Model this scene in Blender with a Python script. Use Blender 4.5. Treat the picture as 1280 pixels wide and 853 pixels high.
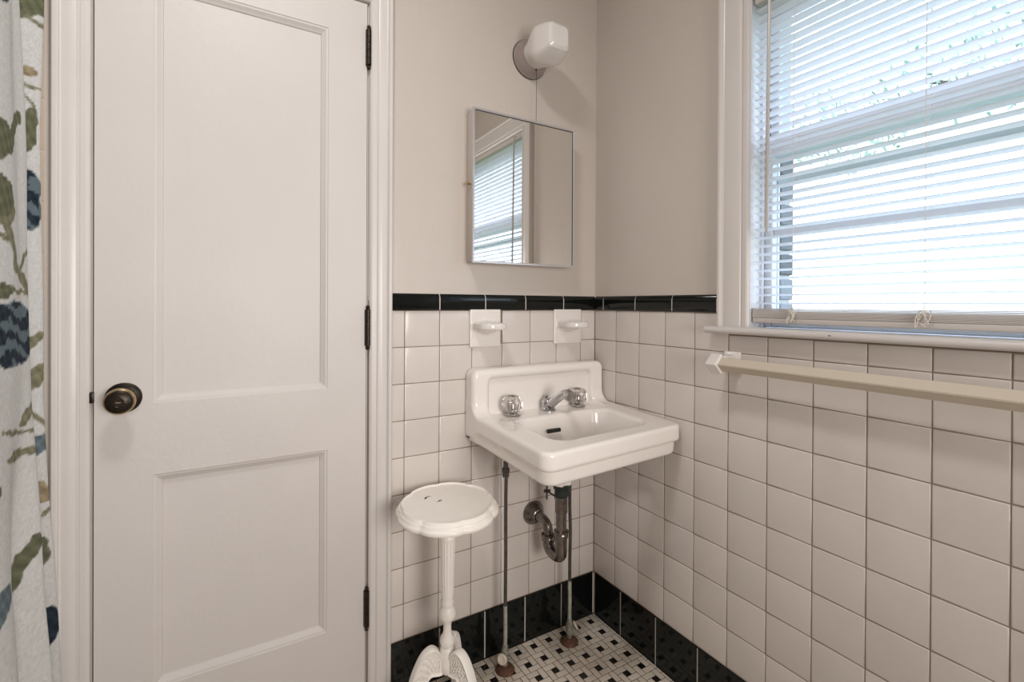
import bpy, bmesh, math, random
import numpy as np
from mathutils import Vector, Matrix
random.seed(7); RNG = np.random.default_rng(7)
S = bpy.context.scene
for o in list(bpy.data.objects): bpy.data.objects.remove(o, do_unlink=True)
COL = S.collection

# ------------------------------------------------------------------ camera
CX, CY, CZ, YAW, PIT, ROL, F, PY = -1.17225, -1.36594, 1.14173, 0.537776, -0.004135, 0.005258, 599.394, 383.125
_f = Vector((math.sin(YAW)*math.cos(PIT), math.cos(YAW)*math.cos(PIT), math.sin(PIT)))
_r0 = Vector((math.cos(YAW), -math.sin(YAW), 0)); _u0 = _r0.cross(_f)
_r = _r0*math.cos(ROL) + _u0*math.sin(ROL); _u = _u0*math.cos(ROL) - _r0*math.sin(ROL)
cam = bpy.data.cameras.new('camera'); co = bpy.data.objects.new('camera', cam); COL.objects.link(co)
M = Matrix((( _r.x, _u.x, -_f.x, CX), (_r.y, _u.y, -_f.y, CY), (_r.z, _u.z, -_f.z, CZ), (0, 0, 0, 1)))
co.matrix_world = M
cam.sensor_fit = 'HORIZONTAL'; cam.sensor_width = 36; cam.lens = F*36/1280
cam.shift_y = (PY-426.5)/1280; cam.clip_start = .02
S.camera = co
# ------------------------------------------------------------------ world, exposure, lights
w = bpy.data.worlds.new('world'); S.world = w; w.use_nodes = True
nt = w.node_tree; bg = nt.nodes['Background']
bg.inputs[0].default_value = (.76, .85, 1.0, 1); bg.inputs[1].default_value = 4.2
S.view_settings.view_transform = 'Standard'; S.view_settings.look = 'None'
S.view_settings.gamma = 1; S.view_settings.use_curve_mapping = False
S.view_settings.exposure = 0.03
def area(name, loc, rot, size, power, color):
    l = bpy.data.lights.new(name, 'AREA'); l.shape = 'DISK'; l.size = size; l.energy = power; l.color = color
    o = bpy.data.objects.new(name, l); COL.objects.link(o); o.location = loc; o.rotation_euler = rot; return o
area('ceiling_light_glow', (-1.15, -.82, 2.50), (0, 0, 0), .26, 11, (1.0, .98, .955))
_rb = area('rear_bounce_glow', (-.72, -2.38, 1.15), (math.radians(87), 0, math.radians(11)), .9, 13, (1.0, .95, .905)); _rb.data.spread = math.radians(112)  # added soft fill behind the viewer, stands in for bounced flash

# ------------------------------------------------------------------ materials
def mat(name, col, rough=.5, metal=0, coat=0, spec=.5, bump=0, bscale=40, var=0, vscale=6, trans=0, ior=1.45, rnd=0, detail=3, emit=None):
    m = bpy.data.materials.new(name); m.use_nodes = True; n = m.node_tree.nodes; L = m.node_tree.links
    p = n['Principled BSDF']; p.inputs['Base Color'].default_value = (*col, 1)
    p.inputs['Roughness'].default_value = rough; p.inputs['Metallic'].default_value = metal
    p.inputs['Coat Weight'].default_value = coat; p.inputs['Specular IOR Level'].default_value = spec
    p.inputs['Transmission Weight'].default_value = trans; p.inputs['IOR'].default_value = ior
    tc = n.new('ShaderNodeTexCoord')
    src = None
    if var:
        no = n.new('ShaderNodeTexNoise'); no.inputs['Scale'].default_value = vscale; no.inputs['Detail'].default_value = 4
        geo = n.new('ShaderNodeNewGeometry'); L.new(geo.outputs['Position'], no.inputs['Vector'])
        mp = n.new('ShaderNodeMapRange'); mp.inputs[1].default_value = .3; mp.inputs[2].default_value = .7
        mp.inputs[3].default_value = 1-var; mp.inputs[4].default_value = 1+var*.4; L.new(no.outputs[0], mp.inputs[0]); src = mp.outputs[0]
    if rnd:
        oi = n.new('ShaderNodeObjectInfo'); mr = n.new('ShaderNodeMapRange')
        mr.inputs[3].default_value = 1-rnd; mr.inputs[4].default_value = 1+rnd; L.new(oi.outputs['Random'], mr.inputs[0])
        if src:
            mu = n.new('ShaderNodeMath'); mu.operation = 'MULTIPLY'; L.new(src, mu.inputs[0]); L.new(mr.outputs[0], mu.inputs[1]); src = mu.outputs[0]
        else: src = mr.outputs[0]
    if src:
        mx = n.new('ShaderNodeVectorMath'); mx.operation = 'SCALE'; mx.inputs[0].default_value = col
        L.new(src, mx.inputs['Scale']); L.new(mx.outputs[0], p.inputs['Base Color'])
    if bump:
        nb = n.new('ShaderNodeTexNoise'); nb.inputs['Scale'].default_value = bscale; nb.inputs['Detail'].default_value = detail
        g2 = n.new('ShaderNodeNewGeometry'); L.new(g2.outputs['Position'], nb.inputs['Vector'])
        b = n.new('ShaderNodeBump'); b.inputs['Strength'].default_value = bump; b.inputs['Distance'].default_value = .004
        L.new(nb.outputs[0], b.inputs['Height']); L.new(b.outputs[0], p.inputs['Normal'])
    return m
M_WALL = mat('greige_wall_paint', (.575, .515, .462), .42, bump=.25, bscale=55, var=.03, vscale=3)
M_CEIL = mat('ceiling_paint', (.80, .77, .73), .8)
M_TRIM = mat('white_trim_paint', (.66, .62, .595), .32, bump=.12, bscale=45, var=.03, vscale=5)
M_DOOR = mat('white_door_paint', (.62, .58, .555), .5, bump=.14, bscale=60, var=.03, vscale=4)
M_TILE = mat('white_glazed_tile', (.69, .63, .59), .13, bump=.10, bscale=28, rnd=.03, var=.04, vscale=7)
M_TAN = mat('tan_glazed_tile', (.60, .50, .40), .2, rnd=.04)
M_BLACK = mat('black_glazed_tile', (.006, .008, .0075), .09, spec=.4, bump=.08, bscale=22, rnd=.2)
M_GROUT = mat('brown_grout', (.27, .205, .15), .9, var=.15, vscale=14)
M_GROUTL = mat('light_grout', (.62, .56, .50), .85)
M_FGROUT = mat('dark_floor_grout', (.045, .03, .022), .9, var=.2, vscale=20)
M_MOS = mat('white_mosaic_tile', (.72, .64, .55), .3, rnd=.07, var=.10, vscale=12)
M_DOT = mat('black_mosaic_tile', (.016, .014, .013), .25, rnd=.3)
M_SINK = mat('sink_porcelain', (.88, .825, .78), .10, coat=.3, var=.02, vscale=4)
M_PORC = mat('white_porcelain', (.80, .75, .715), .12, coat=.3)
M_CHROME = mat('chrome', (.50, .49, .50), .16, metal=1, bump=.05, bscale=60)
M_DCHROME = mat('tarnished_chrome', (.26, .235, .22), .26, metal=1, bump=.15, bscale=90, var=.35, vscale=60)
M_PIPE = mat('dark_grey_pipe', (.13, .12, .11), .4, metal=.7, var=.3, vscale=50)
M_PIPEL = mat('light_pipe', (.50, .50, .44), .4, metal=.3, var=.25, vscale=60)
M_RUST = mat('rusted_flange', (.17, .085, .055), .65, metal=.2, var=.5, vscale=90, bump=.4, bscale=200)
M_VALVE = mat('corroded_valve', (.33, .33, .27), .6, metal=.3, var=.5, vscale=120, bump=.4, bscale=200)
M_BRONZE = mat('dark_bronze', (.035, .027, .022), .35, metal=.8, bump=.2, bscale=200)
M_BRASS = mat('worn_brass', (.62, .47, .25), .28, metal=1, var=.3, vscale=90)
M_GREEN = mat('green_collar', (.035, .048, .042), .5, metal=.5)
M_MIRROR = mat('mirror_silver', (.90, .89, .87), .004, metal=1)
M_FRAME = mat('silver_mirror_frame', (.62, .60, .61), .28, metal=.6)
M_LAMPB = mat('glazed_lamp_base', (.30, .245, .23), .18, coat=.4)
M_MILK = mat('milk_glass', (.72, .68, .65), .12, coat=.4)
M_WHITECAST = mat('white_painted_iron', (.90, .855, .80), .35, bump=.15, bscale=120, var=.03, vscale=20)
M_CHIP = mat('bare_chip', (.03, .022, .018), .8)
M_BAR = mat('beige_plastic_bar', (.62, .54, .44), .38)
M_SLOT = mat('dark_slot', (.015, .012, .01), .6)
M_CORD = mat('ivory_cord', (.74, .69, .62), .8)
M_WAND = mat('grey_wand', (.48, .45, .42), .3)
M_STACK = mat('blind_vinyl', (.60, .555, .525), .45)
M_SASH = mat('sash_paint', (.72, .74, .78), .45, bump=.1, bscale=60)
M_BRICK = mat('dark_brick', (.22, .23, .26), .85, rnd=.35, bump=.4, bscale=120)
M_MORTAR = mat('mortar', (.62, .62, .62), .9)
M_GRASS = mat('lawn', (.10, .17, .05), .9, var=.3, vscale=3)
M_BARK = mat('bark', (.12, .09, .07), .9)
M_LEAF = mat('green_leaves', (.34, .50, .42), .6, rnd=.3)
M_SIDING = mat('white_siding', (.85, .85, .84), .6)
M_ACR = mat('clear_acrylic', (.97, .95, .92), .04, trans=1, ior=1.45)
M_LAMPG = mat('ceiling_glass', (.9, .88, .85), .3)
M_FLY = mat('chrome_core', (.35, .33, .31), .25, metal=1)
# translucent slat
M_SLAT = bpy.data.materials.new('translucent_vinyl'); M_SLAT.use_nodes = True
n = M_SLAT.node_tree.nodes; L = M_SLAT.node_tree.links; n.remove(n['Principled BSDF'])
d_ = n.new('ShaderNodeBsdfPrincipled'); d_.inputs['Base Color'].default_value = (.84, .83, .84, 1); d_.inputs['Roughness'].default_value = .4
t_ = n.new('ShaderNodeBsdfTranslucent'); t_.inputs[0].default_value = (.80, .85, .97, 1)
x_ = n.new('ShaderNodeMixShader'); x_.inputs[0].default_value = .36
L.new(d_.outputs[0], x_.inputs[1]); L.new(t_.outputs[0], x_.inputs[2]); L.new(x_.outputs[0], n['Material Output'].inputs[0])
# window pane
M_PANE = bpy.data.materials.new('window_pane_glass'); M_PANE.use_nodes = True
n = M_PANE.node_tree.nodes; L = M_PANE.node_tree.links; n.remove(n['Principled BSDF'])
a_ = n.new('ShaderNodeBsdfTransparent'); a_.inputs[0].default_value = (.93, .97, .97, 1)
g_ = n.new('ShaderNodeBsdfGlossy'); g_.inputs['Roughness'].default_value = .02
lw = n.new('ShaderNodeLayerWeight'); lw.inputs[0].default_value = .5
pw = n.new('ShaderNodeMath'); pw.operation = 'POWER'; pw.inputs[1].default_value = 4.5; L.new(lw.outputs['Facing'], pw.inputs[0])
fr = n.new('ShaderNodeMath'); fr.operation = 'MULTIPLY_ADD'; fr.inputs[1].default_value = .6; fr.inputs[2].default_value = .03; L.new(pw.outputs[0], fr.inputs[0])
x_ = n.new('ShaderNodeMixShader'); L.new(fr.outputs[0], x_.inputs[0]); L.new(a_.outputs[0], x_.inputs[1]); L.new(g_.outputs[0], x_.inputs[2])
L.new(x_.outputs[0], n['Material Output'].inputs[0])

# ------------------------------------------------------------------ helpers
def link(name, me, m=None, parent=None):
    o = bpy.data.objects.new(name, me); COL.objects.link(o)
    if m is not None and not me.materials: me.materials.append(m)
    if parent is not None: o.parent = parent
    return o
def mk(name, bm, m, parent=None, smooth=False, sharp=35):
    me = bpy.data.meshes.new(name); bmesh.ops.recalc_face_normals(bm, faces=bm.faces); bm.to_mesh(me); bm.free()
    if smooth:
        me.shade_smooth()
        try: me.set_sharp_from_angle(angle=math.radians(sharp))
        except Exception: pass
    return link(name, me, m, parent)
def empty(name, loc=(0, 0, 0)):
    o = bpy.data.objects.new(name, None); COL.objects.link(o); o.empty_display_size = .05; o.location = loc
    return o
def tag(o, label=None, cat=None, group=None, kind=None):
    if label: o['label'] = label
    if cat: o['category'] = cat
    if group: o['group'] = group
    if kind: o['kind'] = kind
    return o
def reparent(root):
    "children were built in world space: shift them to the root's frame"
    for c in root.children:
        c.location = Vector(c.location) - Vector(root.location)
def box(bm, x0, x1, y0, y1, z0, z1):
    v = [bm.verts.new((x, y, z)) for x in (x0, x1) for y in (y0, y1) for z in (z0, z1)]
    for f in ((0, 1, 3, 2), (4, 6, 7, 5), (0, 4, 5, 1), (2, 3, 7, 6), (0, 2, 6, 4), (1, 5, 7, 3)): bm.faces.new([v[i] for i in f])
    return v
def bbox(name, dims, m, parent=None, bev=.002, seg=2):
    bm = bmesh.new(); box(bm, *dims)
    if bev: bmesh.ops.bevel(bm, geom=bm.edges[:], offset=bev, segments=seg, affect='EDGES', profile=.5, clamp_overlap=True)
    return mk(name, bm, m, parent, smooth=bool(bev), sharp=40)
def lathe(bm, prof, seg=32, mat4=None):
    "prof: list of (r, z); revolve about z"
    rings = []
    for r, z in prof:
        if r < 1e-6: rings.append([bm.verts.new((0, 0, z))])
        else: rings.append([bm.verts.new((r*math.cos(2*math.pi*i/seg), r*math.sin(2*math.pi*i/seg), z)) for i in range(seg)])
    for a, b in zip(rings[:-1], rings[1:]):
        for i in range(seg):
            j = (i+1) % seg
            if len(a) == 1 and len(b) == 1: continue
            if len(a) == 1: bm.faces.new((a[0], b[i], b[j]))
            elif len(b) == 1: bm.faces.new((a[i], a[j], b[0]))
            else: bm.faces.new((a[i], a[j], b[j], b[i]))
    vs = [v for r in rings for v in r]
    if mat4 is not None: bmesh.ops.transform(bm, matrix=mat4, verts=vs)
    return vs
def axis_mat(loc, d):
    d = Vector(d).normalized(); q = Vector((0, 0, 1)).rotation_difference(d)
    return Matrix.Translation(loc) @ q.to_matrix().to_4x4()
def catmull(P, n=8):
    P = [Vector(p) for p in P]; Q = [2*P[0]-P[1]] + P + [2*P[-1]-P[-2]]; out = []
    for i in range(1, len(Q)-2):
        for k in range(n):
            t = k/n; a, b, c, d = Q[i-1], Q[i], Q[i+1], Q[i+2]
            out.append(.5*((2*b) + (c-a)*t + (2*a-5*b+4*c-d)*t*t + (3*b-a-3*c+d)*t**3))
    out.append(P[-1]); return out
def tube(bm, pts, r, seg=16, caps=True):
    pts = [Vector(p) for p in pts]; n_ = len(pts); rr = r if isinstance(r, (list, tuple)) else [r]*n_
    up = None; rings = []
    for i, p in enumerate(pts):
        t = (pts[min(i+1, n_-1)] - pts[max(i-1, 0)]).normalized()
        if up is None: up = t.orthogonal().normalized()
        up = (up - t*up.dot(t)).normalized(); s = t.cross(up)
        rings.append([bm.verts.new(p + (up*math.cos(2*math.pi*k/seg) + s*math.sin(2*math.pi*k/seg))*rr[i]) for k in range(seg)])
    for a, b in zip(rings[:-1], rings[1:]):
        for k in range(seg): bm.faces.new((a[k], a[(k+1) % seg], b[(k+1) % seg], b[k]))
    if caps: bm.faces.new(rings[0][::-1]); bm.faces.new(rings[-1])
    return rings
def prism(bm, prof, axis, a, b):
    "prof: closed list of 2D points; axis 'x'/'y'/'z' extrude from a to b. 2D are the remaining axes in order"
    def P(t, p):
        return {'x': (t, p[0], p[1]), 'y': (p[0], t, p[1]), 'z': (p[0], p[1], t)}[axis]
    A = [bm.verts.new(P(a, p)) for p in prof]; B = [bm.verts.new(P(b, p)) for p in prof]; n_ = len(prof)
    bm.faces.new(A[::-1]); bm.faces.new(B)
    for i in range(n_): bm.faces.new((A[i], A[(i+1) % n_], B[(i+1) % n_], B[i]))

# ---- signed distance modelling
def surf(f, lo, hi, h):
    lo = np.array(lo, float); hi = np.array(hi, float); N = np.ceil((hi-lo)/h).astype(int)+1
    ax = [lo[i]+h*np.arange(N[i]) for i in range(3)]
    G = np.stack(np.meshgrid(*ax, indexing='ij'), -1); V = f(G)
    ins = V < 0; C = tuple(N-1); acc = np.zeros(C+(3,)); cnt = np.zeros(C)
    idx = [(i, j, k) for i in (0, 1) for j in (0, 1) for k in (0, 1)]
    sl = lambda o: tuple(slice(o[a], o[a]+C[a]) for a in range(3))
    for o in idx:
        for a in range(3):
            if o[a]: continue
            p = list(o); p[a] = 1; v0 = V[sl(o)]; v1 = V[sl(p)]; m_ = (v0 < 0) != (v1 < 0)
            t = np.where(m_, v0/np.where(m_, v0-v1, 1), 0)
            e = np.array(o, float)[None, None, None, :]*np.ones(C+(1,)); e[..., a] = t
            acc += e*m_[..., None]; cnt += m_
    act = cnt > 0; ids = -np.ones(C, int); ids[act] = np.arange(act.sum())
    cell = np.argwhere(act); P = lo + (cell + acc[act]/cnt[act][:, None])*h
    for _ in range(3):
        v = f(P); g = np.stack([(f(P+e)-f(P-e))/(2e-4) for e in np.eye(3)*1e-4], -1)
        gg = (g*g).sum(-1)+1e-9; step = (v/gg)[:, None]*g; ln = np.linalg.norm(step, axis=1, keepdims=True)
        P = P - step*np.minimum(1, h*.6/(ln+1e-9))
    faces = []
    for a in range(3):
        b, c = (a+1) % 3, (a+2) % 3; s0 = [slice(None)]*3; s1 = [slice(None)]*3; s0[a] = slice(0, -1); s1[a] = slice(1, None)
        A_ = ins[tuple(s0)]; B_ = ins[tuple(s1)]; cr = np.argwhere(A_ != B_)
        ok = (cr[:, b] > 0) & (cr[:, c] > 0) & (cr[:, b] < C[b]) & (cr[:, c] < C[c]); cr = cr[ok]
        if not len(cr): continue
        eb = np.zeros(3, int); eb[b] = 1; ec = np.zeros(3, int); ec[c] = 1
        q = np.stack([ids[tuple((cr-eb-ec).T)], ids[tuple((cr-ec).T)], ids[tuple(cr.T)], ids[tuple((cr-eb).T)]], 1)
        fl = A_[tuple(cr.T)]; q[~fl] = q[~fl][:, ::-1]; faces.append(q)
    Fq = np.concatenate(faces); return P, Fq
def sdf_obj(name, f, lo, hi, h, m, parent=None):
    P, Fq = surf(f, lo, hi, h)
    me = bpy.data.meshes.new(name); me.from_pydata(P.tolist(), [], Fq.tolist()); me.update(); me.shade_smooth()
    return link(name, me, m, parent)
def smin(a, b, k): hh = np.clip(.5+.5*(b-a)/k, 0, 1); return b*(1-hh)+a*hh - k*hh*(1-hh)
def smax(a, b, k): return -smin(-a, -b, k)
def rb2(x, y, cx, cy, hx, hy, r):
    qx = np.abs(x-cx)-hx+r; qy = np.abs(y-cy)-hy+r
    return np.minimum(np.maximum(qx, qy), 0)+np.hypot(np.maximum(qx, 0), np.maximum(qy, 0))-r
def ext(d2, z, z0, z1, r):
    qz = np.abs(z-(z0+z1)/2)-(z1-z0)/2+r; q = d2+r
    return np.minimum(np.maximum(q, qz), 0)+np.hypot(np.maximum(q, 0), np.maximum(qz, 0))-r

# ------------------------------------------------------------------ shell
YB, XL, ZC = -2.45, -2.30, 2.60
DX0, DX1, DZ = -1.424, -.829, 1.984           # door opening
PW, PH, S1, S2, ZB, ZT = .1095, .10776, .0659, .1111, .152, 1.1219
WY0, WY1, WZ0, WZ1 = -.612, -1.50, 1.066, 1.95  # window opening
bm = bmesh.new()
box(bm, DX1+.0, .0, .0065, .14, 0, ZC); box(bm, XL, DX0, .0065, .14, 0, ZC); box(bm, DX0, DX1, .0065, .14, DZ, ZC)
box(bm, DX1, 0, -.001, .0065, 1.150, ZC); box(bm, -1.50, DX0, -.001, .0065, 0, ZC); box(bm, DX0, DX1, -.001, .0065, DZ, ZC)
wall_back = tag(mk('wall_back', bm, M_WALL), 'greige painted wall with white tiled wainscot, door and mirror', None, None, 'structure')
bm = bmesh.new()
for (a, b, c, d) in ((.14, WY0+.001, 0, ZC), (WY1-.001, YB, 0, ZC), (WY0+.001, WY1-.001, 0, WZ0-.001), (WY0+.001, WY1-.001, WZ1+.001, ZC)): box(bm, .0065, .115, b, a, c, d)
for (a, b, c, d) in ((.0, WY0, 1.150, ZC), (WY1, YB, 1.150, ZC), (WY0, WY1, WZ1, ZC)): box(bm, -.001, .0065, b, a, c, d)
wall_right = tag(mk('wall_right', bm, M_WALL), 'greige painted wall with white tiles below the window', None, None, 'structure')
bm = bmesh.new(); box(bm, XL-.1, XL, YB, .14, 0, ZC); tag(mk('wall_left', bm, M_WALL), 'greige wall behind the shower curtain', None, None, 'structure')
bm = bmesh.new(); box(bm, XL, .17, YB-.1, YB, 0, ZC); tag(mk('wall_front', bm, M_WALL), 'greige wall behind the viewer', None, None, 'structure')
bm = bmesh.new(); box(bm, XL-.1, .17, YB-.1, .14, ZC, ZC+.05); tag(mk('ceiling', bm, M_CEIL), 'white ceiling', None, None, 'structure')
bm = bmesh.new(); box(bm, XL-.1, .17, YB-.1, .14, -.08, -.0012)
floor = tag(mk('floor', bm, M_FGROUT), 'white and black pinwheel mosaic tile floor', None, None, 'structure')

# ------------------------------------------------------------------ wall tiles
_tm = {}
def tile_mesh(w_, h_, key, m, th=.006, b=.0016, drop=.0007):
    k = (round(w_, 4), round(h_, 4), key)
    if k in _tm: return _tm[k]
    me = bpy.data.meshes.new('tile'); x, z = w_/2, h_/2
    V = [(sx*x, th, sz*z) for sx, sz in ((-1, -1), (1, -1), (1, 1), (-1, 1))]
    V += [(sx*x, b, sz*z) for sx, sz in ((-1, -1), (1, -1), (1, 1), (-1, 1))]
    V += [(sx*(x-b*.55), b*.28, sz*(z-b*.55)) for sx, sz in ((-1, -1), (1, -1), (1, 1), (-1, 1))]
    V += [(sx*(x-b*2), 0, sz*(z-b*2)) for sx, sz in ((-1, -1), (1, -1), (1, 1), (-1, 1))]
    Fc = [(12, 13, 14, 15)]
    for r0 in (0, 4, 8):
        for i in range(4): j = (i+1) % 4; Fc.append((r0+i, r0+j, r0+4+j, r0+4+i))
    me.from_pydata(V, [], Fc); me.update(); me.materials.append(m); me.shade_smooth()
    _tm[k] = me; return me
def put_tile(wall, a0, a1, z0, z1, name='tile', key='w', m=None, proud=0., parent=None, gap=.0017, jit=.0011):
    "a: distance along the wall from the corner (positive)"
    me = tile_mesh(a1-a0-gap, z1-z0-gap, key, m or M_TILE)
    o = link(name, me, None, parent or (wall_back if wall == 'B' else wall_right)); c = (a0+a1)/2; z = (z0+z1)/2
    j = lambda: random.uniform(-jit, jit)
    if wall == 'B': o.location = (-c, -proud, z); o.rotation_euler = (j()*3, j(), j()*3)
    else: o.location = (-proud, -c, z); o.rotation_euler = (j()*3, j(), -math.pi/2+j()*3)
    return o
# grout beds
bm = bmesh.new(); box(bm, DX1, .0065, .0012, .0075, 0, 1.16); mk('grout_bed', bm, M_GROUT, wall_back)
bm = bmesh.new(); box(bm, .0012, .0075, YB, .0012, 0, WZ0); box(bm, .0012, .0075, WY0, .0012, WZ0, 1.16); box(bm, .0012, .0075, YB, WY1, WZ0, 1.16)
mk('grout_bed', bm, M_GROUT, wall_right)
ZBT = .155
for r in range(9):
    z1 = ZT-r*PH; z0 = z1-PH if r < 8 else ZBT
    xs = [0, S1]+[S1+PW*k for k in range(1, 7)]+[.80]
    for a, b in zip(xs[:-1], xs[1:]):
        if r == 0 and (abs(a-(S1+PW*3)) < .01 or abs(a-S1) < .01): continue   # soap dishes sit here
        put_tile('B', a, b, z0, z1)
    ys = [0, S2]; 
    while ys[-1] < 2.40: ys.append(min(ys[-1]+PW, 2.45))
    for a, b in zip(ys[:-1], ys[1:]):
        if r == 0 and b > -WY0+.01 and a < -WY1: put_tile('R', a, b, z0, 1.062)
        else: put_tile('R', a, b, z0, z1)
# black skirting tiles: rounded ends, pale grout between
def base_mesh(w_, h_):
    k = ('base', round(w_, 4), round(h_, 4))
    if k in _tm: return _tm[k]
    bm = bmesh.new(); x = w_/2; z = h_/2; r = .0035
    prof = [(-x, .006)]+[(-x+r-r*math.cos(t*math.pi/8), r-r*math.sin(t*math.pi/8)) for t in range(5)]+[(x-r+r*math.sin(t*math.pi/8), r-r*math.cos(t*math.pi/8)) for t in range(5)]+[(x, .006)]
    prism(bm, prof, 'z', -z, z); me = bpy.data.meshes.new('base_tile'); bmesh.ops.recalc_face_normals(bm, faces=bm.faces); bm.to_mesh(me); bm.free()
    me.materials.append(M_BLACK); me.shade_smooth(); me.set_sharp_from_angle(angle=math.radians(50)); _tm[k] = me; return me
def cap_mesh(w_, h_):
    k = ('cap', round(w_, 4))
    if k in _tm: return _tm[k]
    bm = bmesh.new(); z = h_/2; R_ = .016
    prof = [(.012, -z), (-.004, -z), (-.0075, -z+.004)]+[(-.0075+R_*(1-math.cos(t*math.pi/14)), z-R_+R_*math.sin(t*math.pi/14)) for t in range(8)]+[(.012, z)]
    prism(bm, prof, 'x', -w_/2, w_/2); bmesh.ops.recalc_face_normals(bm, faces=bm.faces)
    me = bpy.data.meshes.new('cap_tile'); bm.to_mesh(me); bm.free(); me.materials.append(M_BLACK); me.shade_smooth(); me.set_sharp_from_angle(angle=math.radians(50)); _tm[k] = me; return me
BT = .1555; bt = .1535
def lay(wall, cuts, kind):
    for a, b in zip(cuts[:-1], cuts[1:]):
        w_ = b-a-.0033
        if kind == 'cap': me = cap_mesh(w_, .0535); z = (ZT+1.1755)/2; pr = 0; nm = 'cap_tile'
        else: me = base_mesh(w_, .1535); z = .0775; pr = .004; nm = 'base_tile'
        o = link(nm, me, None, wall_back if wall == 'B' else wall_right); c = (a+b)/2
        if wall == 'B': o.location = (-c, -pr, z)
        else: o.location = (-pr, -c, z); o.rotation_euler = (0, 0, -math.pi/2)
        o.rotation_euler.x = random.uniform(-.004, .004)
lay('B', [.003, .150, .308, .460, .616, .775], 'cap')
lay('R', [.008, .053, .209, .362, .5175, .612], 'cap'); lay('R', [1.50, 1.655, 1.81, 1.965, 2.12, 2.275, 2.43], 'cap')
lay('B', [.004, .149, .301, .454, .610, .766], 'base')
lay('R', [.009, .144, .301, .458]+[.458+.155*k for k in range(1, 13)], 'base')
# pale grout seen between the black pieces
bm = bmesh.new(); box(bm, -.775, -.0, -.0018, .003, 0.002, .150); mk('pale_grout', bm, M_GROUTL, wall_back)
bm = bmesh.new(); box(bm, -.0018, .003, -2.4, -.0, 0.002, .150); mk('pale_grout', bm, M_GROUTL, wall_right)
bm = bmesh.new()
for c in (.150, .308, .460, .616):
    prism(bm, [(-.0072, ZT+.002), (-.0072, 1.1590), (-.0035, 1.168), (.002, 1.173), (.002, ZT+.002)], 'x', -c-.0017, -c+.0017)
mk('pale_grout', bm, M_GROUTL, wall_back)
bm = bmesh.new()
for c in (.053, .209, .362, .5175):
    prism(bm, [(-.0072, ZT+.002), (-.0072, 1.1590), (-.0035, 1.168), (.002, 1.173), (.002, ZT+.002)], 'y', -c-.0017, -c+.0017)
mk('pale_grout', bm, M_GROUTL, wall_right)
# tan tiles in the tub recess, on the same wall left of the door casing
bm = bmesh.new(); box(bm, XL, -1.488, .0012, .0075, 0, ZC); mk('tub_grout', bm, M_TAN, wall_back)
for k in range(20):
    z0 = .166-PH+PH*k
    put_tile('B', 1.4865, 1.531, max(z0, 0.01), z0+PH, 'tan_tile', 't', M_TAN, jit=.0005)
    for c in range(3): put_tile('B', 1.531+PW*c, 1.531+PW*(c+1), max(z0, .01), z0+PH, 'tan_tile', 't', M_TAN, jit=.0005)

# ------------------------------------------------------------------ floor mosaic
P3 = .0613; U = P3/3; g = .0024
RECT = [((-1.5, .5), (.5, 1.5)), ((.5, 1.5), (-.5, 1.5)), ((-.5, 1.5), (-1.5, -.5)), ((-1.5, -.5), (-1.5, .5))]
def flat_tile(bm, x0, x1, y0, y1, h=.0, b=.0006):
    V = [[bm.verts.new((x, y, z)) for x, y in ((x0+i, y0+i), (x1-i, y0+i), (x1-i, y1-i), (x0+i, y1-i))] for i, z in ((0, -.0015), (0, h-b), (b, h))]
    for a, c in zip(V[:-1], V[1:]):
        for i in range(4): bm.faces.new((a[i], a[(i+1) % 4], c[(i+1) % 4], c[i]))
    bm.faces.new(V[2])
def fl_mesh(w_, h_, m):
    bm = bmesh.new(); flat_tile(bm, -w_/2, w_/2, -h_/2, h_/2); me = bpy.data.meshes.new('mosaic'); bm.to_mesh(me); bm.free(); me.materials.append(m); return me
ME_H, ME_V, ME_D = fl_mesh(2*U-g, U-g, M_MOS), fl_mesh(U-g, 2*U-g, M_MOS), fl_mesh(U-g, U-g, M_DOT)
cells = []
for i in range(-1, 40):
    for j in range(-1, 42):
        x, y = -.041-P3*i, -.034-P3*j
        if x < -2.3 or y < -2.5: continue
        cells.append((x, y))
def seen(x, y):
    d = Vector((x, y, 0))-Vector((CX, CY, CZ)); w_ = d.dot(_f)
    if w_ <= .05: return None
    return 640+F*d.dot(_r)/w_, PY-F*d.dot(_u)/w_, w_
near = []
for (x, y) in cells:
    if x > -.02 or y > -.015: continue
    q = seen(x, y)
    if q and -20 < q[0] < 1300 and q[1] < 885 and x > -.76: near.append((q[2], x, y))
near.sort(); near = near[:74]; keep = {(round(a, 4), round(b, 4)) for _, a, b in near}
bw, bd = bmesh.new(), bmesh.new()
for (x, y) in cells:
    ind = (round(x, 4), round(y, 4)) in keep
    for (ax, ay) in RECT:
        x0, x1, y0, y1 = x+ax[0]*U, x+ax[1]*U, y+ay[0]*U, y+ay[1]*U
        if x1 > -.0015: x1 = -.0015+g/2
        if y1 > -.0015: y1 = -.0015+g/2
        if x1-x0 < .004 or y1-y0 < .004: continue
        full = abs(x1-x0-(ax[1]-ax[0])*U) < 1e-6 and abs(y1-y0-(ay[1]-ay[0])*U) < 1e-6
        if ind and full:
            o = link('floor_tile', ME_H if x1-x0 > y1-y0 else ME_V, None, floor); o.location = ((x0+x1)/2, (y0+y1)/2, random.uniform(-.0003, .0002))
            o.rotation_euler = (random.uniform(-.006, .006), random.uniform(-.006, .006), random.uniform(-.008, .008))
        else: flat_tile(bw, x0+g/2, x1-g/2, y0+g/2, y1-g/2)
    if ind:
        o = link('floor_dot', ME_D, None, floor); o.location = (x, y, 0); o.rotation_euler = (0, 0, random.uniform(-.03, .03))
    elif x < -.01 and y < -.01: flat_tile(bd, x-U/2+g/2, x+U/2-g/2, y-U/2+g/2, y+U/2-g/2)
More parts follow.
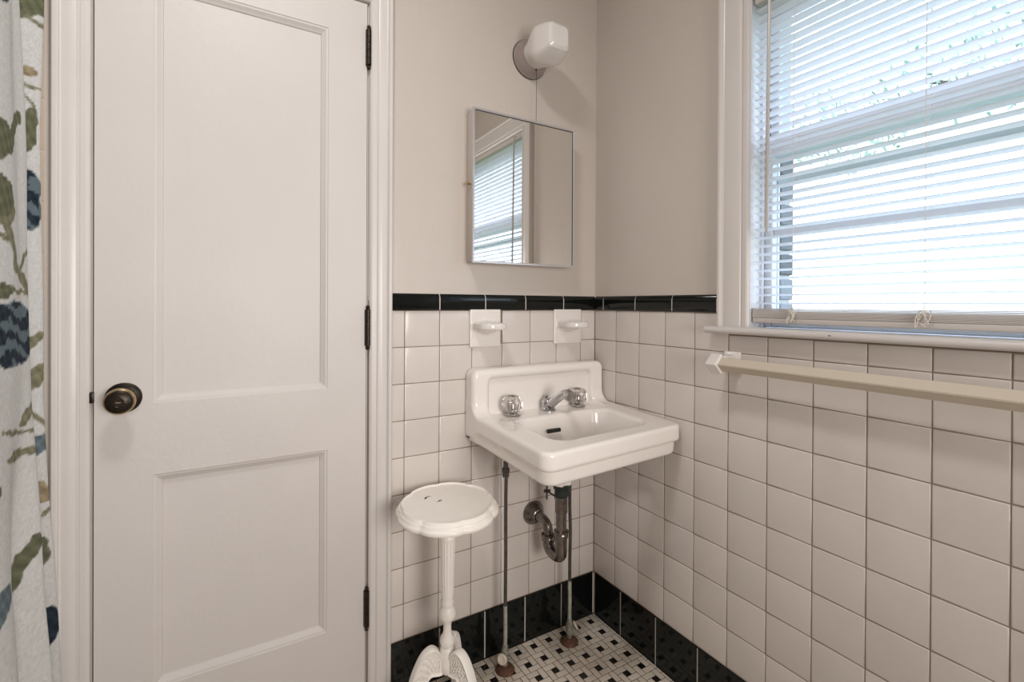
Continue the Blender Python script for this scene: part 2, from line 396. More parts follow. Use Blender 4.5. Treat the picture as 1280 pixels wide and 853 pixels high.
tag(mk('distant_floor_tiles', bw, M_MOS, floor), kind='stuff'); tag(mk('distant_floor_dots', bd, M_DOT, floor), kind='stuff')

# ------------------------------------------------------------------ door 1
door = empty('door_1', (0, 0, 0)); tag(door, 'white painted two-panel door with a dark bronze knob', None, None, 'structure')
bm = bmesh.new()   # slab with two sunk panels as a grid of boxes + bevelled reveals
X0, X1, ZD0, ZD1 = -1.4195, -.8345, .010, 1.979
PX0, PX1 = -1.316, -.936; PZ = ((.251, .746), (.911, 1.884))
yf, yp = -.001, .0125
def quad(a, b, c, d): bm.faces.new([bm.verts.new(p) for p in (a, b, c, d)])
def rectq(x0, x1, z0, z1, y): quad((x0, y, z0), (x1, y, z0), (x1, y, z1), (x0, y, z1))
rectq(X0, PX0, ZD0, ZD1, yf); rectq(PX1, X1, ZD0, ZD1, yf)
rectq(PX0, PX1, ZD0, PZ[0][0], yf); rectq(PX0, PX1, PZ[0][1], PZ[1][0], yf); rectq(PX0, PX1, PZ[1][1], ZD1, yf)
for z0, z1 in PZ:
    prof = [(0, yf), (.002, yf+.002), (.006, yf+.0025), (.013, yf+.008), (.017, yf+.0105), (.0185, yp)]
    for (i0, y0), (i1, y1) in zip(prof[:-1], prof[1:]):
        A = [(PX0+i0, y0, z0+i0), (PX1-i0, y0, z0+i0), (PX1-i0, y0, z1-i0), (PX0+i0, y0, z1-i0)]
        B = [(PX0+i1, y1, z0+i1), (PX1-i1, y1, z0+i1), (PX1-i1, y1, z1-i1), (PX0+i1, y1, z1-i1)]
        for k in range(4): quad(A[k], A[(k+1) % 4], B[(k+1) % 4], B[k])
    i = prof[-1][0]; rectq(PX0+i, PX1-i, z0+i, z1-i, yp)
quad((X0, yf, ZD0), (X0, yf, ZD1), (X0, .035, ZD1), (X0, .035, ZD0)); quad((X1, yf, ZD0), (X1, .035, ZD0), (X1, .035, ZD1), (X1, yf, ZD1))
quad((X0, yf, ZD1), (X1, yf, ZD1), (X1, .035, ZD1), (X0, .035, ZD1)); quad((X0, yf, ZD0), (X0, .035, ZD0), (X1, .035, ZD0), (X1, yf, ZD0))
rectq(X0, X1, ZD0, ZD1, .035)
bmesh.ops.remove_doubles(bm, verts=bm.verts, dist=1e-5)
mk('door_leaf', bm, M_DOOR, door)
bm = bmesh.new(); box(bm, DX0, X0-.0035, .006, .13, 0, DZ); box(bm, X1+.003, DX1, .006, .13, 0, DZ); box(bm, DX0, DX1, .006, .13, ZD1+.003, DZ)
box(bm, DX0, X0+.012, .037, .05, 0, DZ); box(bm, X1-.012, DX1, .037, .05, 0, DZ); box(bm, DX0, DX1, .06, .13, 0, DZ)
mk('door_jamb', bm, M_TRIM, door)
# hinges
def hinge(z0, z1):
    h = None; bm = bmesh.new(); x, y, L_ = -.8315, -.0085, z1-z0
    prof = [(0, 0), (.0035, .001), (.0055, .005), (.0045, .009), (.0030, .0105), (.0068, .012)]
    zz = .012
    for k in range(5):
        seg_ = (L_-.024)/5; prof += [(.0068, zz+.0005), (.0068, zz+seg_-.0006), (.0058, zz+seg_-.0003), (.0058, zz+seg_)]; zz += seg_
    prof += [(.0068, L_-.012), (.0030, L_-.0105), (.0045, L_-.009), (.0058, L_-.005), (.0035, L_-.001), (0, L_)]
    lathe(bm, prof, 18, Matrix.Translation((x, y, z0)))
    o = mk('hinge', bm, M_BRONZE, door, smooth=True, sharp=50)
    b2 = bmesh.new(); box(b2, x-.0075, x-.001, -.0045, .03, z0+.012, z1-.012); mk('hinge_leaf', b2, M_BRONZE, o)
for a, b in ((1.795, 1.918), (1.012, 1.137), (.224, .348)): hinge(a, b)
# knob
kz, kx = .928, -1.3685
bm = bmesh.new(); lathe(bm, [(0, 0), (.034, 0), (.0335, .004), (.028, .0075), (.016, .010), (.0125, .012), (.0125, .030), (0, .030)], 40, axis_mat((kx, yf, kz), (0, -1, 0)))
kn = mk('door_knob', bm, M_BRONZE, door, smooth=True, sharp=40)
bm = bmesh.new(); lathe(bm, [(.012, .026), (.017, .028), (.0255, .036), (.0285, .045), (.0275, .051), (.0245, .054)], 40, axis_mat((kx, yf, kz), (0, -1, 0)))
tag(mk('knob_rim', bm, M_BRASS, kn, smooth=True), 'worn brass rim of the knob')
bm = bmesh.new(); lathe(bm, [(.0248, .0535), (.0240, .0575), (.0200, .0605), (.0100, .0622), (.0088, .0612), (.0060, .0612), (.0055, .0622), (0, .0622)], 40, axis_mat((kx, yf, kz), (0, -1, 0)))
mk('knob_face', bm, M_BRONZE, kn, smooth=True)
bm = bmesh.new(); box(bm, kx-.0045, kx+.0045, yf-.0635, yf-.061, kz-.0011, kz+.0011); mk('keyhole', bm, M_BRASS, kn)
bbox('strike_plate', (-1.4265, -1.4185, -.0085, .0, kz-.006, kz+.018), M_BRONZE, door, .001)
reparent(door)
# casings: moulded profile, (distance from outer edge, projection)
def casing_prof(w_):
    return [(0, 0), (0, -.021), (.003, -.024), (.009, -.024), (.012, -.021), (.013, -.017), (.016, -.0155), (.024, -.0165), (w_-.030, -.0165), (w_-.022, -.014),
            (w_-.019, -.0105), (w_-.0165, -.0105), (w_-.0155, -.013), (w_-.006, -.013), (w_-.003, -.011), (w_, -.007), (w_, 0)]
def casing_frame(wall, outer0, outer1, ztop, wd, z0, nameparent, side_names):
    "mitred pieces; outer0<outer1 along the wall axis (signed coords)"
    pr = casing_prof(wd); fl = .006
    def pt(a, pz, z): return (a, pz+0, z) if wall == 'B' else (pz, a, z)
    for side, nm in side_names:
        bm = bmesh.new(); R_ = []
        for d, p in pr:
            p = p if p < 0 else fl
            if side == 'lo': e = [pt(outer0+d, p, z0), pt(outer0+d, p, ztop-d)]
            elif side == 'hi': e = [pt(outer1-d, p, z0), pt(outer1-d, p, ztop-d)]
            else: e = [pt(outer0+d, p, ztop-d), pt(outer1-d, p, ztop-d)]
            R_.append([bm.verts.new(q) for q in e])
        for a, b in zip(R_[:-1], R_[1:]): bm.faces.new((a[0], a[1], b[1], b[0]))
        bm.faces.new([r[0] for r in R_]); bm.faces.new([r[1] for r in R_][::-1]); bm.faces.new((R_[0][0], R_[-1][0], R_[-1][1], R_[0][1]))
        o = mk(nm, bm, M_TRIM, nameparent, smooth=True, sharp=28)
        if nameparent is None: tag(o, None, None, None, 'structure')
        yield o
cs = list(casing_frame('B', -1.486, -.766, 2.046, .0610, 0, None, [('lo', 'trim_1'), ('hi', 'trim_2'), ('top', 'trim_3')]))
tag(cs[0], 'white moulded door casing beside the curtain'); tag(cs[1], 'white moulded door casing on the hinge side'); tag(cs[2], 'white moulded head casing above the door')

# ------------------------------------------------------------------ window 1
win = empty('window_1'); tag(win, 'white double-hung window with moulded casing and sill', None, None, 'structure')
list(casing_frame('R', -1.585, -.527, 2.026, .085, 1.084, win, [('hi', 'window_casing'), ('top', 'window_casing'), ('lo', 'window_casing')]))
bm = bmesh.new(); t0 = 1.0665; tt = 1.0855
rn = (tt-t0)/2; nose = [(.04, t0), (.04, tt), (-.030, tt)]+[(-.030-.0105*math.sin(k*math.pi/10), (t0+tt)/2+rn*math.cos(k*math.pi/10)) for k in range(1, 10)]+[(-.030, t0)]
prism(bm, nose, 'y', -1.61, -.500)
mk('window_sill', bm, M_TRIM, win, smooth=True, sharp=40)
# jambs + outer sill
bm = bmesh.new()
box(bm, -.006, .125, WY0-.0015, WY0+.004, WZ0, WZ1); box(bm, -.006, .125, WY1-.004, WY1+.0015, WZ0, WZ1); box(bm, -.006, .125, WY1, WY0, WZ1-.0015, WZ1+.004)
box(bm, .04, .19, WY1, WY0, WZ0-.01, WZ0+.018)
box(bm, .036, .046, WY0-.008, WY0, 1.084, WZ1); box(bm, .036, .046, WY1, WY1+.008, 1.084, WZ1)
mk('window_jamb', bm, M_SASH, win)
def sash(x0, x1, z0, z1, top, bot, stile, munt, nm):
    f = empty(nm); f.parent = win
    ya, yb = WY0-.004, WY1+.004
    parts = [('stile', (x0, x1, ya-stile, ya, z0, z1)), ('stile', (x0, x1, yb, yb+stile, z0, z1)),
             ('rail', (x0, x1, yb+stile, ya-stile, z0, z0+bot)), ('rail', (x0, x1, yb+stile, ya-stile, z1-top, z1))]
    if munt: parts.append(('muntin', (x0+.006, x1-.006, yb+stile, ya-stile, munt-.012, munt+.012)))
    for nn, d in parts: bbox(nn, d, M_SASH, f, .003, 1)
    bm = bmesh.new(); xm = (x0+x1)/2; box(bm, xm-.0015, xm+.0015, yb+stile-.004, ya-stile+.004, z0+bot-.004, z1-top+.004); mk('pane', bm, M_PANE, f)
    return f
sash(.050, .074, 1.086, 1.575, .045, .040, .022, 1.335, 'lower_sash')
sash(.076, .098, 1.530, 1.947, .040, .045, .022, None, 'upper_sash')
f = empty('storm_frame'); f.parent = win
for nn, d in (('rail', (.104, .114, WY1, WY0, 1.462, 1.484)), ('rail', (.104, .114, WY1, WY0, 1.086, 1.11)), ('stile', (.104, .114, WY0-.010, WY0, 1.086, 1.947)), ('stile', (.104, .114, WY1, WY1+.010, 1.086, 1.947))):
    bbox(nn, d, M_SASH, f, .0015, 1)
# brick reveal outside: individual bricks on the left return
bm = bmesh.new(); box(bm, .117, .178, WY0-.001, .14, 0, 2.6); box(bm, .117, .178, -2.6, WY1+.001, 0, 2.6); box(bm, .117, .178, WY1, WY0, 0, WZ0-.012); box(bm, .117, .178, WY1, WY0, WZ1+.006, 2.6)
mk('brick_mortar', bm, M_MORTAR, wall_right)
bm = bmesh.new(); box(bm, 0, .062, -.010, .01, 0, .057); bmesh.ops.bevel(bm, geom=bm.edges[:], offset=.003, segments=1, affect='EDGES'); mb = bpy.data.meshes.new('brick'); bm.to_mesh(mb); bm.free(); mb.materials.append(M_BRICK)
for k in range(7):
    o = link('brick', mb, None, wall_right); o.location = (.119, WY0, 1.09+k*.068)
reparent(win)

# ------------------------------------------------------------------ venetian blind
bm = bmesh.new(); bmesh.ops.create_uvsphere(bm, u_segments=10, v_segments=6, radius=1, matrix=Matrix.Translation((-.0395, -.822, 1.0765)) @ Matrix.Diagonal((.0012, .006, .0016, 1)))
c_ = mk('paint_chip', bm, M_CHIP, win); c_.location = (0, 0, 0)
bl = empty('venetian_blind', (0.0125, WY0-.005, 1.10))
tag(bl, 'white mini venetian blind lowered over the window with stacked slats at the bottom', 'blind')
YA, YZ = WY0-.006, WY1+.006; XB = .0125
bbox('headrail', (-.002, .027, YZ, YA, 1.918, 1.946), M_STACK, bl, .003)
bm = bmesh.new(); seg = 6; tilt = math.radians(10); R_ = []
for k in range(seg+1):
    s = -1+2*k/seg; a = s*.0125; c = .0016*(1-s*s)
    x = a*math.cos(tilt)+c*math.sin(tilt); z = -a*math.sin(tilt)+c*math.cos(tilt)
    R_.append([(x, 0, z), (x, YZ-YA, z)])
for dz in (0,):
    V = [[bm.verts.new(p) for p in r] for r in R_]
    for a, b in zip(V[:-1], V[1:]): bm.faces.new((a[0], b[0], b[1], a[1]))
msl = bpy.data.meshes.new('slat'); bmesh.ops.recalc_face_normals(bm, faces=bm.faces); bm.to_mesh(msl); bm.free(); msl.materials.append(M_SLAT); msl.shade_smooth()
zs = []; z = 1.1475
while z < 1.912: zs.append(z); z += .0209
for z in zs:
    o = link('slat', msl, None, bl); o.location = (XB+random.uniform(-.0005, .0005), YA+random.uniform(-.0015, .0005), z+random.uniform(-.0006, .0006)); o.rotation_euler = (random.uniform(-.0006, .0006), random.uniform(-.02, .02), 0)
# resting slats and bottom rail
bm = bmesh.new(); z = 1.1112
for k in range(11):
    xo = random.uniform(-.0018, .0004); box(bm, XB-.0130+xo, XB+.0125+xo, YZ+random.uniform(-.0004, .0008), YA+random.uniform(-.0008, .0004), z, z+.0017); z += .0022
o = mk('stacked_slats', bm, M_STACK, bl); tag(o, 'closed up slats resting on the bottom rail', kind='stuff')
bbox('bottom_rail', (-.002, .025, YZ, YA, 1.0975, 1.1105), M_STACK, bl, .003)
for y in (-.720, -.975, -1.23):
    for nm, xx in (('ladder_cord', -.0012), ('ladder_cord', .0262)):
        bm = bmesh.new(); tube(bm, [(xx, y, 1.10), (xx+.0004, y+.001, 1.5), (xx, y, 1.92)], .0006, 6); mk(nm, bm, M_CORD, bl)
    # knotted spare cord in front of the stack
    bm = bmesh.new(); rs = random.Random(int(-y*1000)); pts = []; 
    for k in range(22): pts.append((-.0055-rs.random()*.007, y+rs.uniform(-.0125, .0125), 1.115+rs.uniform(-.016, .020)))
    pts = [(-.003, y, 1.142)]+pts; tube(bm, catmull(pts, 5), .0009, 6); mk('cord_knot', bm, M_CORD, bl, smooth=True)
bm = bmesh.new(); tube(bm, [(-.018, -.668, 1.915), (-.021, -.668, 1.62), (-.024, -.668, 1.345), (-.0242, -.668, 1.325)], [.0042, .0042, .0046, .0030], 8); mk('tilt_wand', bm, M_WAND, bl, smooth=True, sharp=20)
bm = bmesh.new(); tube(bm, [(.0, -.668, 1.925), (-.012, -.668, 1.928), (-.018, -.668, 1.914)], .002, 6); mk('wand_hook', bm, M_CHROME, bl)
reparent(bl)

# ------------------------------------------------------------------ outside
bm = bmesh.new(); box(bm, .3, 30, -25, 25, -1.1, -1.0); tag(mk('ground', bm, M_GRASS), 'green lawn outside the window', kind='structure')
tree = empty('tree', (6.5, -1.3, -1.0)); tag(tree, 'leafy green tree glimpsed outside through the upper blind slats', 'tree')
bm = bmesh.new(); tube(bm, [(6.5, -1.3, -1.0), (6.55, -1.25, 1.5), (6.5, -.4, 3.3), (6.45, 1.2, 4.0)], [.22, .17, .09, .02], 10); mk('trunk', bm, M_BARK, tree, smooth=True)
bm = bmesh.new(); rs = random.Random(3)
for (ax, ay, az, R1) in ((6.4, 1.9, 3.7, .75), (6.6, .8, 4.2, .8), (6.6, 2.6, 3.9, .6), (6.5, -.8, 4.6, 1.3)):
    for k in range(420):
        d = Vector((rs.gauss(0, 1), rs.gauss(0, 1), rs.gauss(0, 1))).normalized()*R1*rs.random()**.4
        c = Vector((ax, ay, az))+d; s = rs.uniform(.04, .08); t = Vector((rs.gauss(0, 1), rs.gauss(0, 1), rs.gauss(0, 1))).normalized(); q = t.orthogonal().normalized()
        bm.faces.new([bm.verts.new(c+t*s), bm.verts.new(c+q*s*.45), bm.verts.new(c-t*s), bm.verts.new(c-q*s*.45)])
tag(mk('foliage', bm, M_LEAF, tree), kind='stuff'); reparent(tree)

# ------------------------------------------------------------------ sink
sink = empty('wall_sink', (-.266, 0, .62)); tag(sink, 'cream porcelain wall-hung sink with raised back in the corner', 'sink')
def sink_sdf(P):
    X = P[..., 0]+.527; Yr = -P[..., 1]; z = P[..., 2]; Y = Yr/(1-.085*np.clip(X/.522, 0, 1))
    zr = z+.012*np.clip((Yr-.1)/.34, 0, 1)        # the deck falls slightly to the front
    top = ext(rb2(X, Y, .261, .190, .261, .255, .034), zr, .752, .8005, .010)
    low = ext(rb2(X, Y, .261, .184, .253, .252, .040)+np.clip((.745-zr)*.10, 0, .01), zr, .7115, .765, .012)
    d = smin(top, low, .004)
    bowl = (np.sqrt(((X-.260)/.185)**2+((Y-.205)/.165)**2+((z-.725)/.092)**2)-1)*.10
    d = smin(d, bowl, .03)
    boss = ext(np.hypot(X-.257, Yr-.160)-.032, z, .580, .66, .005); d = smin(d, boss, .014)
    und = rb2(X, Y, .261, .20, .235, .225, .05); d = smax(d, -ext(und, z, .690, .7175, .004)+0*z, .003) if False else d
    # raised back: side profile sweeps out to the deck
    t = np.clip((.925-z)/.125, 0, 1); th = .046+.014*t
    sp = np.abs(Yr-(th-.08)/2)-(th+.08)/2
    side = ext(np.maximum(rb2(X, z, .261, .84, .261, .1005, .026), -9), Yr, -.05, .056, .016)
    fill = smin(side, d, .045)
    d = np.where(z > .70, fill, d)
    rec = ext(rb2(X, z, .259, .853, .202, .057, .014)+0, Yr, .043, .14, .006)
    d = smax(d, -rec, .014)
    # basin
    tap = .30*(.79-z); b2 = rb2(X, Y, .262, .262, .175-0, .116, .050)+tap*np.clip(1, 0, 1)*.75
    bas = smax(b2, .650-z, .070); d = smax(d, -bas, .014)
    # drain hole
    d = smax(d, -(np.hypot(X-.257, Yr-.20)-.018), .004)*1.0
    d = np.maximum(d, .0012-Yr); d = np.maximum(d, np.abs(X-.261)-.2615)
    return d
sdf_obj('basin', sink_sdf, (-.535, -.465, .565), (.003, .006, .950), .0040, M_SINK, sink)
# overflow slot, drain ring
ov = bbox('overflow_slot', (-.327, -.277, -.168, -.158, .7465, .7585), M_SLOT, sink, .003); ov.rotation_euler = (0, 0, 0)
bm = bmesh.new(); lathe(bm, [(0, .646), (.019, .646), (.022, .652), (.020, .656), (.012, .655), (.010, .659), (0, .660)], 28, Matrix.Translation((-.270, -.200, 0))); mk('drain_plug', bm, M_CHROME, sink, smooth=True)
bbox('maker_mark', (-.5285, -.526, -.032, -.012, .7275, .7315), M_PIPE, sink, .0003)
# faucet handles
def handle(x, y, z):
    k = empty('faucet_handle', (x, y, z)); k.parent = sink; k.scale = (1.14, 1.14, 1.05)
    bm = bmesh.new(); lathe(bm, [(0, 0), (.024, 0), (.0245, .002), (.022, .0045), (.012, .006), (.0095, .010), (.0095, .034), (.006, .036), (0, .036)], 28); b = mk('handle_base', bm, M_CHROME, k, smooth=True, sharp=40)
    bm = bmesh.new(); n_ = 8; prof = [(.011, .007), (.020, .008), (.027, .017), (.0300, .030), (.0285, .043), (.021, .054), (.012, .0555), (.010, .050), (0, .049)]
    rings = []
    for r, zz in prof:
        if r == 0: rings.append([bm.verts.new((0, 0, zz))]*32); continue
        ring = []
        for i in range(32):
            a = 2*math.pi*i/32; lob = 1-.10*abs(math.sin(a*n_/2))**.8 if r > .012 else 1
            ring.append(bm.verts.new((r*lob*math.cos(a), r*lob*math.sin(a), zz)))
        rings.append(ring)
    for a, b_ in zip(rings[:-1], rings[1:]):
        for i in range(32):
            j = (i+1) % 32
            fs = [a[i], a[j], b_[j], b_[i]] if b_[i] is not b_[j] else [a[i], a[j], b_[0]]
            bm.faces.new(fs)
    bm.faces.new(rings[0][::-1])
    mk('knob', bm, M_ACR, k, smooth=True, sharp=20)
handle(-.402, -.078, .797); handle(-.137, -.070, .797)
# spout
bm = bmesh.new(); sx, sy, sz = -.262, -.074, .797
lathe(bm, [(0, 0), (.025, 0), (.0255, .003), (.022, .006), (.0195, .009), (.021, .018), (.0205, .026), (.017, .033), (.010, .037), (0, .038)], 28, Matrix.Translation((sx, sy, sz)))
mk('spout_base', bm, M_CHROME, sink, smooth=True, sharp=40)
bm = bmesh.new(); pts = catmull([(sx, sy+.010, sz+.020), (sx, sy-.015, sz+.021), (sx, sy-.050, sz+.043), (sx, sy-.085, sz+.064), (sx, sy-.107, sz+.070), (sx, sy-.122, sz+.066)], 6)
nn = len(pts); tube(bm, pts, [.0160-.0035*min(1, i/nn*1.4)+(.0010 if i > nn*.72 else 0) for i in range(nn)], 18); mk('spout', bm, M_CHROME, sink, smooth=True, sharp=50)
bm = bmesh.new(); lathe(bm, [(0, 0), (.0105, 0), (.0115, .002), (.0115, .012), (.009, .0135), (0, .0135)], 20, axis_mat((sx, sy-.108, sz+.050), (0, -.15, 1))); mk('aerator', bm, M_CHROME, sink, smooth=True, sharp=40)
bm = bmesh.new(); lathe(bm, [(.003, 0), (.003, .012), (.0075, .013), (.008, .016), (.006, .0185), (0, .019)], 16, Matrix.Translation((sx, sy+.012, sz+.026))); mk('drain_lever', bm, M_CHROME, sink, smooth=True)
reparent(sink)

# ------------------------------------------------------------------ drain trap
trap = empty('drain_trap', (-.27, -.16, .33)); tag(trap, 'tarnished chrome drain trap between sink and tiled wall', 'pipe')
tx, ty = -.270, -.161
bm = bmesh.new(); lathe(bm, [(0, 0), (.0205, 0), (.0215, .002), (.0215, .020), (.025, .024), (.026, .037), (0, .039)], 28, Matrix.Translation((tx, ty, .543))); mk('green_collar', bm, M_GREEN, trap, smooth=True, sharp=40)
bm = bmesh.new(); lathe(bm, [(0, .425), (.0165, .425), (.0165, .492), (.0195, .494), (.0195, .542), (0, .542)], 28, Matrix.Translation((tx, ty, 0))); mk('tailpiece', bm, M_DCHROME, trap, smooth=True, sharp=40)
def nut(loc):
    bm = bmesh.new(); lathe(bm, [(.0165, 0), (.0215, .001), (.0225, .004), (.0225, .012), (.0205, .015), (.0235, .017), (.0235, .021), (.0165, .024)], 24, Matrix.Translation(loc)); mk('slip_nut', bm, M_DCHROME, trap, smooth=True, sharp=35)
nut((tx, ty, .414)); nut((tx, -.092, .374))
rr = (.161-.092)/2; yc = -(.161+.092)/2; zc = .366
pts = [(tx, ty, .420), (tx, ty, .395), (tx, ty, zc)]+[(tx, yc-rr*math.cos(a), zc-rr*.62*math.sin(a)-0*a) for a in [math.pi*k/12 for k in range(1, 12)]]+[(tx, -.092, zc), (tx, -.092, .380)]
bm = bmesh.new(); tube(bm, pts, .0185, 24); mk('j_bend', bm, M_DCHROME, trap, smooth=True, sharp=60)
pts = catmull([(tx, -.092, .385), (tx, -.091, .405), (tx, -.082, .424), (tx, -.063, .432), (tx, -.03, .433), (tx, -.004, .433)], 8)
bm = bmesh.new(); tube(bm, pts, .0155, 24); mk('wall_arm', bm, M_DCHROME, trap, smooth=True, sharp=60)
bm = bmesh.new(); lathe(bm, [(.040, 0), (.0405, .003), (.038, .009), (.031, .018), (.024, .028), (.021, .034), (.0155, .035)], 36, axis_mat((tx, -.0005, .432), (0, -1, 0))); mk('wall_flange', bm, M_DCHROME, trap, smooth=True, sharp=60)
# pop-up linkage
lk = empty('popup_linkage', (0, 0, 0)); lk.parent = trap
bm = bmesh.new(); tube(bm, [(tx, ty+.018, .530), (tx-.004, -.075, .535)], .0028, 8); mk('rod', bm, M_PIPE, lk)
bbox('strap', (tx-.006, tx-.0045, -.094, -.084, .508, .570), M_PIPE, lk, .0005)
bm = bmesh.new(); tube(bm, [(tx-.016, -.089, .535), (tx+.008, -.089, .535)], .004, 8); mk('screw', bm, M_PIPE, lk)
bm = bmesh.new(); lathe(bm, [(0, 0), (.008, 0), (.009, .003), (.009, .010), (0, .012)], 14, axis_mat((tx, ty+.016, .530), (0, 1, 0))); mk('clamp', bm, M_DCHROME, lk)
reparent(trap)

# ------------------------------------------------------------------ supply pipes
def supply(x, y, ztop, zl, wob, label, hside):
    r = empty('supply_pipe', (x, y, 0)); tag(r, label, 'pipe', 'water supply pipes under the sink')
    rs = random.Random(int(x*1000)); 
    up = [(x+wob*.5*math.sin(3*k), y+wob*math.sin(2.1*k+1), zl+(ztop-zl)*k/6) for k in range(7)]; up[0] = (x, y, zl)
    bm = bmesh.new(); tube(bm, catmull(up, 4), .0056, 12); mk('pipe', bm, M_PIPE, r, smooth=True, sharp=50)
    bm = bmesh.new(); tube(bm, [(x, y, .075), (x+.001, y, zl*.6), (x, y, zl+.002)], .0064, 12); tag(mk('lower_pipe', bm, M_PIPEL, r, smooth=True, sharp=50), 'pale lower length of the pipe')
    bm = bmesh.new(); lathe(bm, [(.0056, 0), (.010, .002), (.011, .010), (.0095, .014), (.012, .016), (.012, .028), (.008, .031), (.007, .050), (.004, .052)], 10, Matrix.Translation((up[-1][0], up[-1][1], ztop-.118))); mk('coupling_nut', bm, M_PIPE, r, smooth=True, sharp=30)
    bm = bmesh.new(); lathe(bm, [(0, .0), (.030, .0), (.0305, .003), (.027, .008), (.018, .013), (.010, .016), (0, .017)], 30, Matrix.Translation((x, y, 0))); mk('floor_flange', bm, M_RUST, r, smooth=True, sharp=60)
    bm = bmesh.new(); lathe(bm, [(.008, .012), (.0085, .028), (.012, .031), (.0125, .050), (.011, .052), (.012, .054), (.0115, .064), (.009, .067), (.0085, .078), (.006, .082)], 12, Matrix.Translation((x, y, 0))); v = mk('stop_valve', bm, M_VALVE, r, smooth=True, sharp=30)
    d = Vector(hside).normalized(); a = Vector((x, y, .043)); bm = bmesh.new(); tube(bm, [a, a+d*.022], .0045, 10); mk('stem', bm, M_VALVE, r)
    bm = bmesh.new(); lathe(bm, [(0, 0), (.006, 0), (.013, .001), (.0155, .003), (.0155, .006), (.013, .008), (.005, .006), (0, .006)], 24, axis_mat(a+d*.020, d))
    tag(mk('valve_handle', bm, M_MOS, r, smooth=True, sharp=50), 'small round valve handle'); reparent(r)
supply(-.422, -.077, .720, .200, .0012, 'left supply pipe, dark grey, rising from a rusty floor flange near the pedestal table', (-.75, -.55, .25))
supply(-.172, -.079, .720, .205, .0030, 'right supply pipe, behind the drain trap, rising from a rusty flange near the corner', (.8, -.35, .5))

# ------------------------------------------------------------------ soap dishes
def soap(x0, x1, label, cat, shift):
    w_ = x1-x0; xc = (x0+x1)/2; z0, z1 = 1.0045, 1.1255
    def f(P):
        X = P[..., 0]-xc; Y = -P[..., 1]; z = P[..., 2]
        pl = ext(rb2(X, z, 0, (z0+z1)/2, w_/2, (z1-z0)/2, .004), Y, -.006, .0085, .004)
        # D-shaped shelf
        sh = rb2(X, Y, 0, 0, .0475, .092, .040)
        shelf = ext(sh, z, 1.0625, 1.0825, .006)
        dip = ext(np.maximum(rb2(X, Y, 0, 0, .0405, .084, .034), .012-Y), z, 1.0780, 1.2, .002)
        br = (np.sqrt((X/.036)**2+((Y-.0)/.050)**2+((z-1.066)/.020)**2)-1)*.018
        d = smin(pl, smax(shelf, -dip, .004), .008); return np.maximum(smin(d, br, .008), .0006-Y)
    o = sdf_obj('soap_dish', f, (x0-.006, -.100, z0-.004), (x1+.006, .004, z1+.004), .0022, M_PORC)
    tag(o, label, cat, 'porcelain dishes set in the tile above the sink'); return o
soap(-.515, -.404, 'left white porcelain soap dish with shelf, set in the tile above the sink\'s left end', 'soap dish', 0)
soap(-.191, -.070, 'right white porcelain soap dish with shelf, set in the tile nearest the corner', 'soap dish', 0)

# ------------------------------------------------------------------ mirror cabinet
mc = empty('mirror_cabinet', (-.3375, 0, 1.268)); tag(mc, 'silver-framed rectangular mirror cabinet on the wall above the sink', 'mirror')
mx0, mx1, mz0, mz1, my = -.532, -.143, 1.268, 1.741, -.058
bbox('cabinet_body', (mx0+.006, mx1-.006, -.050, -.0012, mz0+.006, mz1-.006), M_WALL, mc, .001)
bm = bmesh.new(); fw_ = .0065
outer = [(mx0, mz0), (mx1, mz0), (mx1, mz1), (mx0, mz1)]
prof = [(0, -.050), (0, my+.001), (.001, my), (fw_-.001, my), (fw_, my+.001), (fw_+.0015, my+.004)]
R_ = [[bm.verts.new((x+(i if x == mx0 else -i), y, z+(i if z == mz0 else -i))) for x, z in outer] for i, y in prof]
for a, b in zip(R_[:-1], R_[1:]):
    for k in range(4): bm.faces.new((a[k], a[(k+1) % 4], b[(k+1) % 4], b[k]))
bm.faces.new(R_[0])
mk('frame', bm, M_FRAME, mc)
bm = bmesh.new(); box(bm, mx0+fw_, mx1-fw_, my+.0035, -.0505, mz0+fw_, mz1-fw_); mk('mirror_glass', bm, M_MIRROR, mc)
bm = bmesh.new()
for (a, b, c, d) in ((mx0+fw_, mx1-fw_, mz1-fw_-.0022, mz1-fw_), (mx1-fw_-.0022, mx1-fw_, mz0+fw_, mz1-fw_)): box(bm, a, b, my+.0022, my+.0036, c, d)
mk('dark_edge', bm, M_SLOT, mc)
bm = bmesh.new(); lathe(bm, [(0, 0), (.003, 0), (.003, .006), (.006, .008), (.0065, .012), (.004, .015), (0, .0155)], 14, axis_mat((mx0+.006, -.030, 1.512), (-1, 0, 0))); mk('door_knob', bm, M_BRASS, mc, smooth=True)
reparent(mc)

